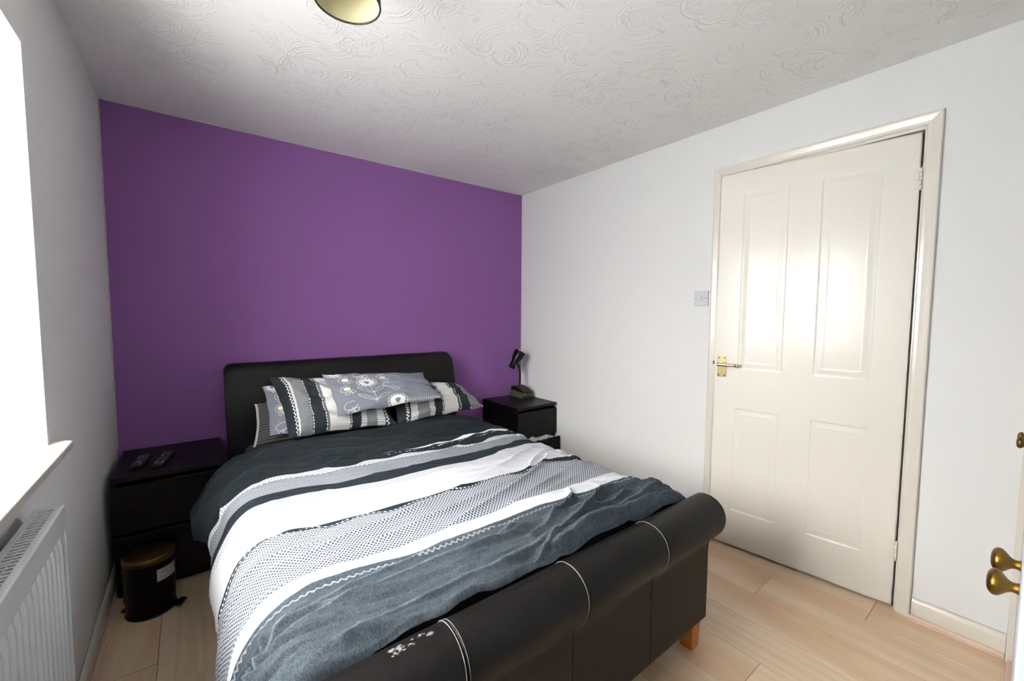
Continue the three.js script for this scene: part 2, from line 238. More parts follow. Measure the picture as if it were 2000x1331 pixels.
{ // door lining, stop and architrave
  const z0 = DOOR.z0, z1 = DOOR.z1, y1 = DOOR.y1, t = structure(group('trim_6'), 'cream gloss door lining and architrave');
  mesh('door_lining', [bx(W - 0.001, W + 0.12, 0, y1, z0, z0 + 0.018, 0.001), bx(W - 0.001, W + 0.12, 0, y1, z1 - 0.018, z1, 0.001), bx(W - 0.001, W + 0.12, y1 - 0.018, y1, z0 + 0.018, z1 - 0.018, 0.001), bx(W + 0.05, W + 0.062, 0, y1 - 0.018, z0 + 0.018, z0 + 0.045, 0.001), bx(W + 0.05, W + 0.062, 0, y1 - 0.018, z1 - 0.03, z1 - 0.018, 0.001), bx(W + 0.05, W + 0.062, y1 - 0.03, y1 - 0.018, z0 + 0.018, z1 - 0.018, 0.001)], gloss, t);
  // mitred moulded frame: profile (distance from opening, height off wall)
  const prof = [[0, 0], [0, 0.010], [0.004, 0.0125], [0.014, 0.0135], [0.026, 0.0165], [0.036, 0.0185], [0.044, 0.0175], [0.0475, 0.012], [0.0475, 0]];
  const a = z0 + 0.006, b = z1 - 0.0125, top = y1 - 0.006; const pos = [], idx = [], uv = [];
  for (const [e, h] of prof) for (const [z, y] of [[a - e, 0], [a - e, top + e], [b + e, top + e], [b + e, 0]]) { pos.push(W - h, y, z); uv.push(z, y); }
  const g = new THREE.BufferGeometry(), P = [], U = [];
  for (let k = 0; k < prof.length - 1; k++) for (let s = 0; s < 3; s++) { const q = [k * 4 + s, k * 4 + s + 1, (k + 1) * 4 + s, (k + 1) * 4 + s + 1]; for (const i of [q[0], q[1], q[2], q[1], q[3], q[2]]) { P.push(pos[3 * i], pos[3 * i + 1], pos[3 * i + 2]); U.push(uv[2 * i], uv[2 * i + 1]); } }
  g.setAttribute('position', new THREE.Float32BufferAttribute(P, 3)); g.setAttribute('uv', new THREE.Float32BufferAttribute(U, 2)); g.computeVertexNormals();
  mesh('architrave', g, gloss, t);
}

// ---------------------------------------------------------------- bed
const leatherScuff = tex(1024, 1024, (u, v) => { // right lower corner area holds the white scuffs; uv = (x, arc) mapped over 0.6 m
  const x = u * 0.6 + 0.3, a = v * 0.6 + 0.2; let k = 0;
  const R = rng(77); for (let i = 0; i < 26; i++) { const sx = 0.64 + (R() - 0.5) * 0.05 + (i > 20 ? 0.045 : 0), sa = 0.517 + (R() - 0.5) * 0.022, r = 0.0025 + R() * 0.005; const dd = Math.hypot((x - sx) * 0.8, a - sa) / r; if (dd < 1) k = Math.max(k, (1 - dd * dd) * (0.5 + 0.5 * R())); else R(); }
  k *= step(0.3, 0.5, fbm(u * 90, v * 90, 51, 2)); return mix3([15, 13, 12], [135, 133, 132], clamp(k * 1.5));
});
const footProfile = (() => {
  const roll = smoothPath([[2.1, 0.4], [2.085, 0.435], [2.073, 0.47], [2.07, 0.51], [2.08, 0.55], [2.105, 0.574], [2.138, 0.581], [2.172, 0.573], [2.198, 0.55], [2.21, 0.515], [2.207, 0.482], [2.193, 0.452], [2.17, 0.426], [2.154, 0.403], [2.15, 0.37]], 4);
  return [[2.1, 0.1], [2.1, 0.25], ...roll, [2.15, 0.24], [2.15, 0.12], [2.149, 0.104], [2.145, 0.1]];
})();
const headProfile = (() => [[0.16, 0.1], ...smoothPath([[0.16, 0.5], [0.14, 0.7], [0.085, 0.85], [0.045, 0.9], [0.035, 0.93], [0.05, 0.955], [0.085, 0.966], [0.125, 0.962], [0.153, 0.94], [0.17, 0.9], [0.19, 0.82], [0.208, 0.74], [0.22, 0.62], [0.222, 0.5]], 4), [0.222, 0.1]])();
{
  const bed = tag(group('bed'), 'black leather sleigh bed with rolled footboard and wooden legs', 'bed');
  const scuffLeather = leather.clone(); scuffLeather.color.set(0xffffff); scuffLeather.map = leatherScuff; leatherScuff.repeat.set(1 / 0.6, 1 / 0.6); leatherScuff.offset.set(-0.3 / 0.6, -0.2 / 0.6);
  const fb = group('footboard', [0, 0, 0], 0, bed), seams = [0.44, 0.745, 1.11, 1.475, 1.845];
  for (let i = 0; i < 4; i++) mesh('leather_panel', sweepX(footProfile, seams[i] + 0.0004, seams[i + 1] - 0.0004, i === 3 ? 0.004 : 0.003), i ? leather : scuffLeather, fb);
  const roll = footProfile.slice(20, 55).map(([z, y]) => { const dz = z - 2.14, dy = y - 0.51, l = Math.hypot(dz, dy); return [z + (dz / l) * 0.0006, y + (dy / l) * 0.0006]; });
  for (const [x, o] of [[0.745, -0.0045], [0.745, 0.0045], [1.11, -0.004], [1.475, -0.004]]) mesh('stitching', tube(roll.map(([z, y]) => [x + o, y, z]), o > 0 ? 0.0005 : x < 1 ? 0.0008 : 0.0007, 140, 5), thread, fb).userData.label = 'pale stitched seam';
  const hb = group('headboard', [0, 0, 0], 0, bed);
  const hs = [0.457, 0.81, 1.161, 1.512, 1.866];
  for (let i = 0; i < 4; i++) {
    const g = sweepX(headProfile, hs[i] + 0.0002, hs[i + 1] - 0.0002, 0.0022), p = g.attributes.position;   // top corners rounded off
    for (let k = 0; k < p.count; k++) { const x = p.getX(k), y = p.getY(k), e = Math.min(x - 0.457, 1.866 - x); if (e < 0.035 && y > 0.9) { const drop = 0.035 - Math.sqrt(Math.max(0, 0.035 ** 2 - (0.035 - e) ** 2)); p.setY(k, lerp(y, y - drop, clamp((y - 0.9) / 0.06))); } }
    g.computeVertexNormals(); mesh('leather_panel', g, leather, hb);
  }
  for (const [a, b] of [[0.458, 0.492], [1.812, 1.844]]) mesh('side_rail', bx(a, b, 0.12, 0.36, 0.2225, 2.0995, 0.008), leather, bed);
  for (const [x, z] of [[1.76, 2.088], [0.47, 2.088], [1.76, 0.168], [0.47, 0.168]]) {
    const g = new RoundedBoxGeometry(0.05, 0.105, 0.056, 2, 0.002), p = g.attributes.position; for (let i = 0; i < p.count; i++) { const k = lerp(0.9, 1.06, (p.getY(i) + 0.0525) / 0.105); p.setX(i, p.getX(i) * k); p.setZ(i, p.getZ(i) * k); }
    g.translate(x + 0.024, 0.0525, z + 0.028); mesh('leg', metreUV(g), legWood, bed);
  }
}
const mattressMat = std({ color: 0x39393b, roughness: 0.95 });
tag(mesh('mattress', bx(0.525, 1.8, 0.26, 0.535, 0.226, 2.066, 0.05), mattressMat), 'mattress in a dark grey sheet inside the black bed frame', 'mattress');

// duvet: printed cotton stripes across, dark velvet at the foot
const CH = [36, 41, 45], VEL = [66, 73, 79], WH = [196, 197, 201], DK = [40, 46, 50], INK = [34, 38, 43];
const B = {
  b1: [[1.05, 0.998], [1.25, 1.006], [1.33, 0.993], [1.57, 0.962], [1.67, 0.94], [1.78, 0.965], [1.95, 0.95]],
  b3: [[0.2, 0.99], [0.3, 1.0], [0.47, 1.025], [0.55, 1.005], [0.615, 0.992], [0.67, 1.01], [0.76, 1.013], [0.84, 1.055], [0.92, 1.028], [1.05, 1.058], [1.12, 1.046], [1.28, 1.08], [1.49, 1.11], [1.62, 1.07], [1.72, 1.08], [1.95, 1.05]],
  b4: [[0.2, 1.04], [0.48, 1.045], [0.607, 1.046], [0.76, 1.077], [0.834, 1.07], [0.97, 1.085], [1.04, 1.09], [1.265, 1.107], [1.446, 1.134], [1.58, 1.128], [1.67, 1.116], [1.95, 1.1]],
  b5: [[0.2, 1.15], [0.5, 1.15], [0.608, 1.146], [0.775, 1.188], [0.962, 1.194], [1.214, 1.203], [1.508, 1.23], [1.694, 1.2], [1.95, 1.18]],
  b6: [[0.2, 1.215], [0.5, 1.22], [0.6, 1.21], [0.78, 1.266], [1.0, 1.276], [1.17, 1.284], [1.34, 1.318], [1.56, 1.281], [1.7, 1.27], [1.95, 1.25]],
  b7: [[0.2, 1.295], [0.56, 1.302], [1.136, 1.346], [1.5, 1.37], [1.95, 1.33]],
  b8: [[0.2, 1.48], [0.5, 1.488], [0.55, 1.474], [0.63, 1.5], [0.71, 1.508], [0.857, 1.522], [1.04, 1.526], [1.14, 1.541], [1.3, 1.531], [1.458, 1.542], [1.6, 1.503], [1.68, 1.51], [1.95, 1.49]],
  b9: [[0.2, 1.5], [0.5, 1.503], [0.6, 1.512], [0.66, 1.54], [0.76, 1.532], [0.85, 1.555], [0.95, 1.546], [1.024, 1.561], [1.15, 1.563], [1.263, 1.545], [1.42, 1.568], [1.55, 1.54], [1.7, 1.565], [1.95, 1.54]],
  b10: [[0.2, 1.755], [0.45, 1.76], [0.57, 1.76], [0.67, 1.764], [0.84, 1.779], [1.28, 1.778], [1.7, 1.771], [1.95, 1.765]],
  b11: [[0.2, 1.808], [0.45, 1.816], [0.565, 1.803], [0.68, 1.808], [0.84, 1.836], [1.2, 1.839], [1.6, 1.843], [1.95, 1.835]],
};
const lattice = (a, b, pitch, lo, hi) => { const p = (a + b) / pitch, q = (a - b) / pitch, h = Math.abs(((p % 1) + 1) % 1 - 0.5) * 2, k = Math.abs(((q % 1) + 1) % 1 - 0.5) * 2; return mix3(hi, lo, step(0.24, 0.42, Math.min(1 - h, 1 - k))); };
const ribs = (a, pitch) => mix3([206, 206, 209], [150, 154, 161], step(0.45, 0.75, Math.abs((((a / pitch) % 1) + 1) % 1 - 0.5) * 2));
const folds = [ // ridges in the cloth: points (x, z), height and width in metres
  [[[0.5, 1.885], [0.63, 1.87], [0.74, 1.86], [0.87, 1.85], [1.05, 1.86]], 0.006, 0.012], [[[0.45, 1.95], [0.61, 1.93], [0.78, 1.93], [0.94, 1.95], [1.2, 1.93]], 0.007, 0.013],
  [[[0.55, 2.05], [0.72, 2.04], [0.83, 2.04], [0.98, 2.05], [1.3, 2.02]], 0.010, 0.014], [[[0.6, 2.085], [0.77, 2.08], [0.95, 2.08], [1.2, 2.085]], 0.008, 0.012], [[[0.33, 2.06], [0.37, 2.03], [0.4, 1.96], [0.45, 1.91], [0.57, 1.93]], 0.006, 0.012],
  [[[0.36, 2.0], [0.42, 1.9], [0.52, 1.86]], 0.005, 0.01], [[[1.03, 2.08], [1.19, 2.03], [1.34, 1.99], [1.54, 1.89], [1.66, 1.86]], 0.012, 0.016], [[[0.98, 1.95], [1.09, 1.93], [1.28, 1.94]], 0.007, 0.012],
  [[[1.12, 2.065], [1.26, 2.06], [1.41, 2.06], [1.75, 2.05]], 0.014, 0.018], [[[1.1, 1.99], [1.25, 1.95], [1.38, 1.88], [1.45, 1.8]], 0.011, 0.015], [[[1.3, 1.95], [1.4, 1.98], [1.6, 1.96], [1.75, 1.95]], 0.007, 0.012], [[[1.5, 2.0], [1.66, 1.99], [1.8, 1.99]], 0.007, 0.013],
  [[[0.55, 1.66], [0.71, 1.63], [0.89, 1.6], [1.13, 1.54], [1.34, 1.5]], 0.006, 0.014], [[[0.71, 1.71], [0.94, 1.69], [1.19, 1.64], [1.39, 1.6]], 0.007, 0.014], [[[0.95, 1.77], [1.1, 1.73], [1.26, 1.68], [1.49, 1.57], [1.66, 1.45]], 0.01, 0.016],
  [[[1.2, 1.77], [1.38, 1.72], [1.56, 1.66], [1.75, 1.64]], 0.008, 0.013], [[[1.35, 1.77], [1.5, 1.74], [1.7, 1.71]], 0.006, 0.012], [[[1.66, 1.33], [1.44, 1.43], [1.22, 1.5]], 0.009, 0.018], [[[1.7, 1.4], [1.56, 1.47], [1.44, 1.56]], 0.009, 0.015], [[[1.08, 1.19], [1.27, 1.13], [1.46, 1.06]], 0.007, 0.02],
  [[[0.6, 0.87], [0.81, 0.83], [0.99, 0.86], [1.21, 0.82]], 0.007, 0.013], [[[0.55, 0.98], [0.74, 0.93], [0.9, 0.87], [1.03, 0.88], [1.3, 0.84]], 0.01, 0.016], [[[0.67, 0.65], [0.89, 0.72], [1.11, 0.78], [1.4, 0.78]], 0.006, 0.014], [[[0.76, 1.0], [0.86, 0.96], [0.95, 0.9], [1.1, 0.89]], 0.009, 0.016], [[[0.95, 0.96], [1.2, 0.93], [1.5, 0.87]], 0.012, 0.018],
  [[[0.36, 1.02], [0.42, 0.95], [0.52, 0.89], [0.64, 0.86]], 0.012, 0.018], [[[0.3, 0.86], [0.41, 0.79], [0.58, 0.72], [0.8, 0.7]], 0.012, 0.02], [[[0.34, 0.7], [0.5, 0.64], [0.7, 0.63]], 0.008, 0.018], [[[1.25, 0.71], [1.5, 0.74], [1.7, 0.8]], 0.008, 0.018], [[[0.7, 1.25], [0.95, 1.24], [1.2, 1.25]], 0.004, 0.012],
];
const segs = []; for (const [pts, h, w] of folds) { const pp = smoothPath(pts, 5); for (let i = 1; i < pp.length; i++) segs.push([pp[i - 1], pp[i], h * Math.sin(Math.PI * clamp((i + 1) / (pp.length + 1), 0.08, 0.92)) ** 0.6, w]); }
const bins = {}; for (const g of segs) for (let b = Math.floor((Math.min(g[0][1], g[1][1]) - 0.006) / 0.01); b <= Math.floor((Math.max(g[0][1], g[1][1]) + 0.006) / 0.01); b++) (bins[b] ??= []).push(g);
function crestHighlight(x, z) { // highlight along the fold crests, painted into the cloth colour
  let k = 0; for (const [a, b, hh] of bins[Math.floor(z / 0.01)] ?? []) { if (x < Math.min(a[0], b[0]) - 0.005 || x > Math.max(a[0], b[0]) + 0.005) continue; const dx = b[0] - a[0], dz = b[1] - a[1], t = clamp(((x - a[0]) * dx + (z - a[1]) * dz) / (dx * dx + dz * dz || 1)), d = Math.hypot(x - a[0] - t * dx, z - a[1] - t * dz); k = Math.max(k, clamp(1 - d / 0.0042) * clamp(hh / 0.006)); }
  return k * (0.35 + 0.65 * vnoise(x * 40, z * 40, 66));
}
function duvetColour(q, z) {
  const soft = (c, k = 8) => { const n = (fbm(q * 300, z * 300, 61, 2) - 0.5) * k; return [c[0] + n, c[1] + n, c[2] + n]; };
  if (z < 0.607 && q > 0.85) return z < 0.6 + 0.01 * step(0.85, 1.7, q) - 0.012 ? [205, 206, 206] : soft(CH);
  const b3 = table(B.b3, q);
  if (z < b3) {
    const b1 = table(B.b1, q), w = q < 1.02 ? 0 : lerp(0.002, 0.024, step(1.02, 1.6, q));
    if (z > b1 && z < b1 + w) return [214, 215, 216];
    if (q > 1.02 && z > b1 + w && Math.abs(z - (b1 + w + 0.022)) < 0.0028 && vnoise(q * 150, 3, 4) > 0.42) return [170, 174, 178];
    const hilite = 24 * crestHighlight(q, z), c = soft(CH, 10); return [c[0] + hilite, c[1] + hilite, c[2] + hilite];
  }
  const b4 = table(B.b4, q) + 0.003 * Math.sin(q * 330);
  if (z < b4) return z > b4 - 0.003 && q > 0.4 ? INK : ribs(q, 0.0105);
  if (z < table(B.b5, q)) return lattice(q, z, 0.0098, [58, 64, 72], [176, 179, 186]);
  const b6 = table(B.b6, q); if (z < b6) return soft(DK);
  if (z < table(B.b7, q)) return ribs(q, 0.0105);
  const b8 = table(B.b8, q), b9 = table(B.b9, q) + 0.006 * Math.sin(q * 23); if (z < b8) return WH;
  if (z < b9) { const m = b9 - 0.008, ph = ((q / 0.017) % 1 + 1) % 1 - 0.5; if (Math.hypot(ph * 0.017, z - m) < 0.0036) return [236, 236, 236]; if (Math.abs(z - m) < 0.0009) return [170, 174, 178]; return soft(DK); }
  const b10 = table(B.b10, q), b11 = table(B.b11, q);
  if (z < b10) return lattice(q, z, 0.0128, [62, 68, 77], [184, 187, 194]);
  if (z < b11) return [204, 205, 208];
  const zz = b11 + 0.024 + 0.0035 * Math.sin((q / 0.019) * 6.283); if (Math.abs(z - zz) < 0.0032) return [128, 136, 142];
  const n = (fbm(q * 60, z * 160, 63, 3) - 0.5) * 14 + (vnoise(q * 700, z * 700, 65) - 0.5) * 30; const hilite = 46 * crestHighlight(q, z); return [VEL[0] + n + hilite, VEL[1] + n + hilite, VEL[2] + n + hilite];
}
const DQ0 = 0.18, DQ1 = 1.98, DZ0 = 0.56, DZ1 = 2.12;
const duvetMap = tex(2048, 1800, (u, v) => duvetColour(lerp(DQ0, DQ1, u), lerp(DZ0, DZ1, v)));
function foldHeight(x, z) {
  let h = 0;
  for (const [a, b, hh, w] of segs) { if (Math.abs(z - a[1]) > 0.09 || x < Math.min(a[0], b[0]) - 0.07 || x > Math.max(a[0], b[0]) + 0.07) continue; const dx = b[0] - a[0], dz = b[1] - a[1], t = clamp(((x - a[0]) * dx + (z - a[1]) * dz) / (dx * dx + dz * dz || 1)), d = Math.hypot(x - a[0] - t * dx, z - a[1] - t * dz); h = Math.max(h, hh * Math.exp(-((d / (0.85 * w)) ** 1.25))); }
  return h;
}
{
  const zA = 0.585, zB = 2.083;
  const cross = (z) => {                                         // left hem to right hem, [x, y] control points for this z
    const fl = Math.exp(-(((z - 0.84) / 0.15) ** 2)) * (1 - step(0.9, 1.0, z)), head = 1 - step(0.58, 0.95, z);
    const xl = lerp(0.349, 0.297, fl), hem = z < 1.0 ? lerp(0.40, 0.375, step(0.6, 0.85, z)) : lerp(0.375, 0.325, step(1.0, 1.2, z)) - 0.07 * step(1.36, 1.6, z);
    const top = 0.578 + 0.018 * head;
    return [[xl - 0.002, hem], [xl + 0.006 - 0.012 * fl, lerp(hem, 0.47, 0.5)], [0.378 - 0.065 * fl, 0.46], [0.396 - 0.055 * fl, 0.5], [0.42 - 0.035 * fl, 0.534], [0.458 - 0.01 * fl, 0.564], [0.5, 0.576], [0.62, top], [1.1, top + 0.004], [1.6, top], [1.7, 0.574 + 0.01 * head], [1.78, 0.556], [1.83, 0.518], [1.86, 0.45], [1.866, 0.36]];
  };
  const cols = 340, rows = 460, geo = gridGeo(cols, rows, (a, b) => {
    const tt = b; const z = lerp(zA, zB, tt);
    const c = cross(z), cv = cross.cache?.z === z ? cross.cache : (cross.cache = (() => { const p = smoothPath(c, 8), L = [0]; for (let i = 1; i < p.length; i++) L.push(L[i - 1] + Math.hypot(p[i][0] - p[i - 1][0], p[i][1] - p[i - 1][1])); let mid = 0; for (let i = 1; i < p.length; i++) if (p[i][0] >= 1.1) { mid = L[i - 1] + ((1.1 - p[i - 1][0]) / (p[i][0] - p[i - 1][0])) * (L[i] - L[i - 1]); break; } return { z, p, L, mid }; })());
    const s = a * cv.L[cv.L.length - 1]; let i = 1; while (i < cv.L.length - 1 && cv.L[i] < s) i++;
    const f = (s - cv.L[i - 1]) / (cv.L[i] - cv.L[i - 1]), p0 = cv.p[i - 1], p1 = cv.p[i]; let x = lerp(p0[0], p1[0], f), y = lerp(p0[1], p1[1], f);
    const tx = p1[0] - p0[0], ty = p1[1] - p0[1], l = Math.hypot(tx, ty), nx = -ty / l, ny = tx / l, q = 1.1 + (s - cv.mid);
    const calm = step(0.38, 0.5, q), foot = step(1.84, 1.95, z), headw = 1 - step(0.95, 1.1, z);
    let h = foldHeight(q < 0.5 ? q : x, z) + 0.010 * (fbm(q * 3.2, z * 4.2, 71, 3) - 0.5);
    const ridge = 1 - Math.abs(2 * fbm(q * 2.2 + 0.7 * z, z * 15 - q * 2.5, 73, 3) - 1); h += (0.002 + 0.006 * foot + 0.004 * headw) * Math.max(0, ridge - 0.55) * 2.2;
    h *= 2.1 + 0.8 * foot; { const wz = z + 0.03 * (fbm(q * 2.5, z * 3, 78, 2) - 0.5), wr = 1 - Math.abs(2 * fbm(q * 3.1 + wz * 1.5, wz * 26 - q * 4, 79, 2) - 1); h += (0.003 + 0.005 * foot) * Math.max(0, wr - 0.7) * 3.3; const cr = 1 - Math.abs(2 * fbm(q * 9 + z * 5, z * 8 - q * 6, 83, 2) - 1); h += 0.0035 * step(1.25, 1.6, q) * Math.max(0, cr - 0.7) * 3; } h += 0.0016 * (fbm(q * 22, z * 30, 75, 2) - 0.5);
    if (q < 0.46) h += 0.010 * (1 - step(0.24, 0.46, q)) * (Math.sin(z * 21 + 1.5 * Math.sin(z * 7)) * 0.5) ;  // soft pleats in the hanging side
    if (q > 1.76) h += 0.006 * Math.sin(z * 46 + 2 * Math.sin(z * 13));
    x += nx * h; y += ny * h;
    // rolled edges at head and foot
    const eh = clamp((z - zA) / 0.03), ef = clamp((zB - z) / 0.035); let zo = z + 0.02 * (1 - step(0.4, 1.5, x)) * (1 - step(0.58, 0.8, z)) * -0.5;
    if (eh < 1) { y -= 0.026 * (1 - Math.sqrt(1 - (1 - eh) ** 2)); }
    if (ef < 1 && q > 0.44) y -= 0.035 * (1 - Math.sqrt(1 - (1 - ef) ** 2));
    zo += (0.012 * Math.sin(q * 5.5) + 0.01 * Math.sin(q * 11 + 1)) * (1 - step(0.58, 0.72, z));
    return [x, y, zo, (q - DQ0) / (DQ1 - DQ0), (z - DZ0) / (DZ1 - DZ0)];
  });
  { const ix = geo.index.array; for (let i = 0; i < ix.length; i += 3) { const t = ix[i]; ix[i] = ix[i + 1]; ix[i + 1] = t; } geo.computeVertexNormals(); }
  const weave = tex(512, 512, (u, v) => 128 + 60 * Math.sin(u * 6.283 * 128) * Math.sin(v * 6.283 * 128) + 60 * (vnoise(u * 128, v * 128, 8, 128, 128) - 0.5), { srgb: false, repeat: [6, 6] });
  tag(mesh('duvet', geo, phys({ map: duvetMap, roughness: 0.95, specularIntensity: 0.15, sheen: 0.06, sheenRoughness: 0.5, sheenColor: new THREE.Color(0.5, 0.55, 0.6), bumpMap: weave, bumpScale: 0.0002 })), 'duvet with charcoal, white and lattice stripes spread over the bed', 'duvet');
}

// pillows
function pillow(name, [TL, TR, BR, BL], T, map, label, { bulge = 1, back = 0.6, seed = 1, crease = 0.008, pinch = 0.05, warp = null } = {}) {
  const v3 = (a) => new THREE.Vector3(...a), c = [TL, TR, BR, BL].map(v3);
  const n = new THREE.Vector3().crossVectors(c[1].clone().sub(c[3]), c[0].clone().sub(c[2])).normalize();
  const make = (side) => gridGeo(110, 76, (a, b) => {
    let u = 2 * a - 1, v = 2 * b - 1; const uu = u * (1 - pinch * (1 - v * v) * u * u), vv = v * (1 - pinch * (1 - u * u) * v * v);
    const s = (uu + 1) / 2, t = (vv + 1) / 2; const bot = c[3].clone().lerp(c[2], s), top = c[0].clone().lerp(c[1], s), P = bot.lerp(top, t);
    let f = Math.pow(Math.max(0, (1 - Math.abs(u) ** 2.6) * (1 - Math.abs(v) ** 2.4)), 0.58);
    const edge = Math.max(Math.abs(u), Math.abs(v)), wr = crease * ((1 - Math.abs(2 * fbm(u * 2.2 + seed * 7, v * 2.8 + seed, 80 + seed, 3) - 1)) - 0.6) * (1 - edge ** 8) + 0.012 * (fbm(u * 1.5 + seed, v * 1.5, 90 + seed, 2) - 0.5) * (1 - edge ** 4);
    let d = side > 0 ? f * T * bulge + wr : -f * T * back;
    if (warp && side > 0) d += warp(u, v);
    const e = 0.006 * Math.sin(u * 9 + seed) * (Math.abs(v) ** 8) + 0.006 * Math.sin(v * 8 + seed) * (Math.abs(u) ** 8);
    P.addScaledVector(n, d + e); return [P.x, P.y, P.z, a, b];
  });
  const f = make(1), k = make(-1); { const ix = k.index.array; for (let i = 0; i < ix.length; i += 3) { const t = ix[i]; ix[i] = ix[i + 1]; ix[i + 1] = t; } k.computeVertexNormals(); }
  return tag(mesh(name, [f, k], phys({ map, roughness: 0.95, specularIntensity: 0.15 })), label, 'pillow');
}
const PD = [46, 51, 55];
function stripeColour(list, L, Hh) { // list of [end fraction, kind]
  return (u, v) => { const x = u * L, y = v * Hh; let a = 0; for (const [e, kind] of list) { if (u < e) { const w = (u - a) / (e - a);
    if (kind === 'dark') return PD; if (kind === 'white') { const r = Math.abs((((y / 0.011) % 1) + 1) % 1 - 0.5) * 2; return mix3([212, 212, 209], [196, 197, 196], step(0.5, 0.9, r)); }
    if (kind === 'rib') return mix3([216, 216, 214], [160, 162, 164], step(0.45, 0.75, Math.abs((((y / 0.014) % 1) + 1) % 1 - 0.5) * 2));
    if (kind === 'grey') return lattice(x, y, 0.0105, [74, 78, 82], [158, 160, 162]);
    if (kind === 'plain') return [206, 206, 204];
    if (kind === 'dots') { const ph = (((y / 0.017) % 1) + 1) % 1 - 0.5; return Math.abs(ph) < 0.27 && Math.abs(w - 0.5) < 0.3 ? [205, 205, 203] : Math.abs(w - 0.5) < 0.12 ? [140, 142, 142] : PD; }
    if (kind === 'zig') { const z = 0.5 + 0.22 * Math.sin((y / 0.024) * 6.283); return Math.abs(w - z) < 0.17 ? [222, 222, 220] : PD; }
    if (kind === 'trim') return [108, 111, 114];
    return [128, 128, 128]; } a = e; } return PD; };
}
const stripeL = [[0.055, 'dark'], [0.08, 'zig'], [0.097, 'plain'], [0.195, 'grey'], [0.215, 'dots'], [0.31, 'dark'], [0.33, 'dots'], [0.345, 'trim'], [0.53, 'white'], [0.555, 'dots'], [0.635, 'dark'], [0.69, 'rib'], [0.8, 'grey'], [0.885, 'rib'], [0.935, 'zig'], [1, 'dark']];
const stripeR = [[0.07, 'dark'], [0.115, 'zig'], [0.125, 'dark'], [0.2, 'rib'], [0.33, 'grey'], [0.385, 'rib'], [0.465, 'dark'], [0.49, 'dots'], [0.66, 'white'], [0.675, 'dark'], [0.7, 'dots'], [0.81, 'dark'], [0.835, 'dots'], [0.95, 'grey'], [0.985, 'zig'], [1, 'dark']];
function floral(seed, whole) { // embroidered flowers on soft blue grey
  const S = 1024, cv = document.createElement('canvas'); cv.width = S; cv.height = 640; const c = cv.getContext('2d'); c.fillStyle = '#777b85'; c.fillRect(0, 0, S, 640);
  const R = rng(seed); for (let i = 0; i < 5000; i++) { c.fillStyle = R() > 0.5 ? 'rgba(255,255,255,0.025)' : 'rgba(20,20,40,0.03)'; c.fillRect(R() * S, R() * 640, 3 + R() * 30, 1 + R() * 2); }
  const ink = '#dcdad6'; c.strokeStyle = ink; c.lineWidth = 4; c.lineCap = 'round';
  const leaf = (x, y, a, l, w) => { c.save(); c.translate(x, y); c.rotate(a); c.beginPath(); c.moveTo(0, 0); c.bezierCurveTo(l * 0.3, -w, l * 0.85, -w, l, 0); c.bezierCurveTo(l * 0.8, w * 0.7, l * 0.3, w * 0.6, 0, 0); c.stroke(); c.restore(); };
  const big = (x, y, r, half) => { c.lineWidth = 5; for (let i = 0; i < 15; i++) { const a = (i / 15) * 6.283; c.beginPath(); c.arc(x + Math.cos(a) * r * 1.12, y + Math.sin(a) * r * 0.98, r * 0.22, 0, 6.3); c.stroke(); } c.fillStyle = '#dedcd9'; c.beginPath(); c.ellipse(x, y, r, r * 0.88, 0, 0, 6.3); c.fill(); c.fillStyle = '#77777c'; c.beginPath(); c.moveTo(x, y + r * 0.42); c.bezierCurveTo(x - r * 0.5, y + r * 0.1, x - r * 0.42, y - r * 0.42, x, y - r * 0.3); c.bezierCurveTo(x + r * 0.42, y - r * 0.42, x + r * 0.5, y + r * 0.1, x, y + r * 0.42); c.fill(); c.lineWidth = 4; };
  const stem = (x, y, h) => { c.beginPath(); c.moveTo(x, y); c.quadraticCurveTo(x + 8, y + h * 0.5, x + 14, y + h); c.stroke(); leaf(x + 6, y + h * 0.5, -2.3, h * 0.75, 26); leaf(x + 6, y + h * 0.5, -0.75, h * 0.75, 26); leaf(x + 12, y + h * 0.9, -2.5, h * 0.75, 26); leaf(x + 12, y + h * 0.9, -0.6, h * 0.75, 26); };
  const bud = (x, y, col) => { c.beginPath(); c.ellipse(x, y, 62, 44, -0.3, 0.5, 5.6); c.stroke(); c.fillStyle = col; c.beginPath(); c.ellipse(x, y + 2, 34, 26, -0.2, 0, 6.3); c.fill(); c.beginPath(); c.moveTo(x + 6, y + 26); c.lineTo(x + 30, y + 92); c.stroke(); c.beginPath(); c.arc(x - 12, y + 70, 19, 0, 6.3); c.stroke(); c.beginPath(); c.arc(x + 44, y + 56, 21, 0, 6.3); c.stroke(); };
  const cream = '#e3d9b4';
  big(90, 30, 55); stem(95, 80, 40); bud(150, 175, '#e2ddcf'); bud(128, 335, cream); bud(120, 560, '#777b85');
  big(330, 260, 74); stem(340, 335, 250); bud(300, 95, '#777b85'); bud(500, 190, '#d8d5cf'); leaf(455, 60, 0.1, 90, 26); leaf(470, 110, -0.5, 90, 22); c.beginPath(); c.ellipse(520, 330, 52, 34, 0.3, 0, 5); c.stroke(); leaf(490, 330, 0.9, 90, 24); c.beginPath(); c.arc(580, 410, 24, 0, 6.3); c.stroke();
  big(545, 600, 72); c.lineWidth = 3; for (let x = 640; x < 1000; x += 24) { c.beginPath(); c.moveTo(x, 638); c.lineTo(x + 14, 600 - R() * 18); c.stroke(); c.beginPath(); c.arc(x + 8, 618, 8, 0, 5); c.stroke(); }
  if (whole) { big(760, 240, 70); stem(770, 310, 250); bud(900, 200, cream); bud(920, 420, '#d8d5cf'); }
  const t = new THREE.CanvasTexture(cv); t.colorSpace = THREE.SRGBColorSpace; return t;
}
const floralTop = floral(3, false), floralLow = floral(4, true);
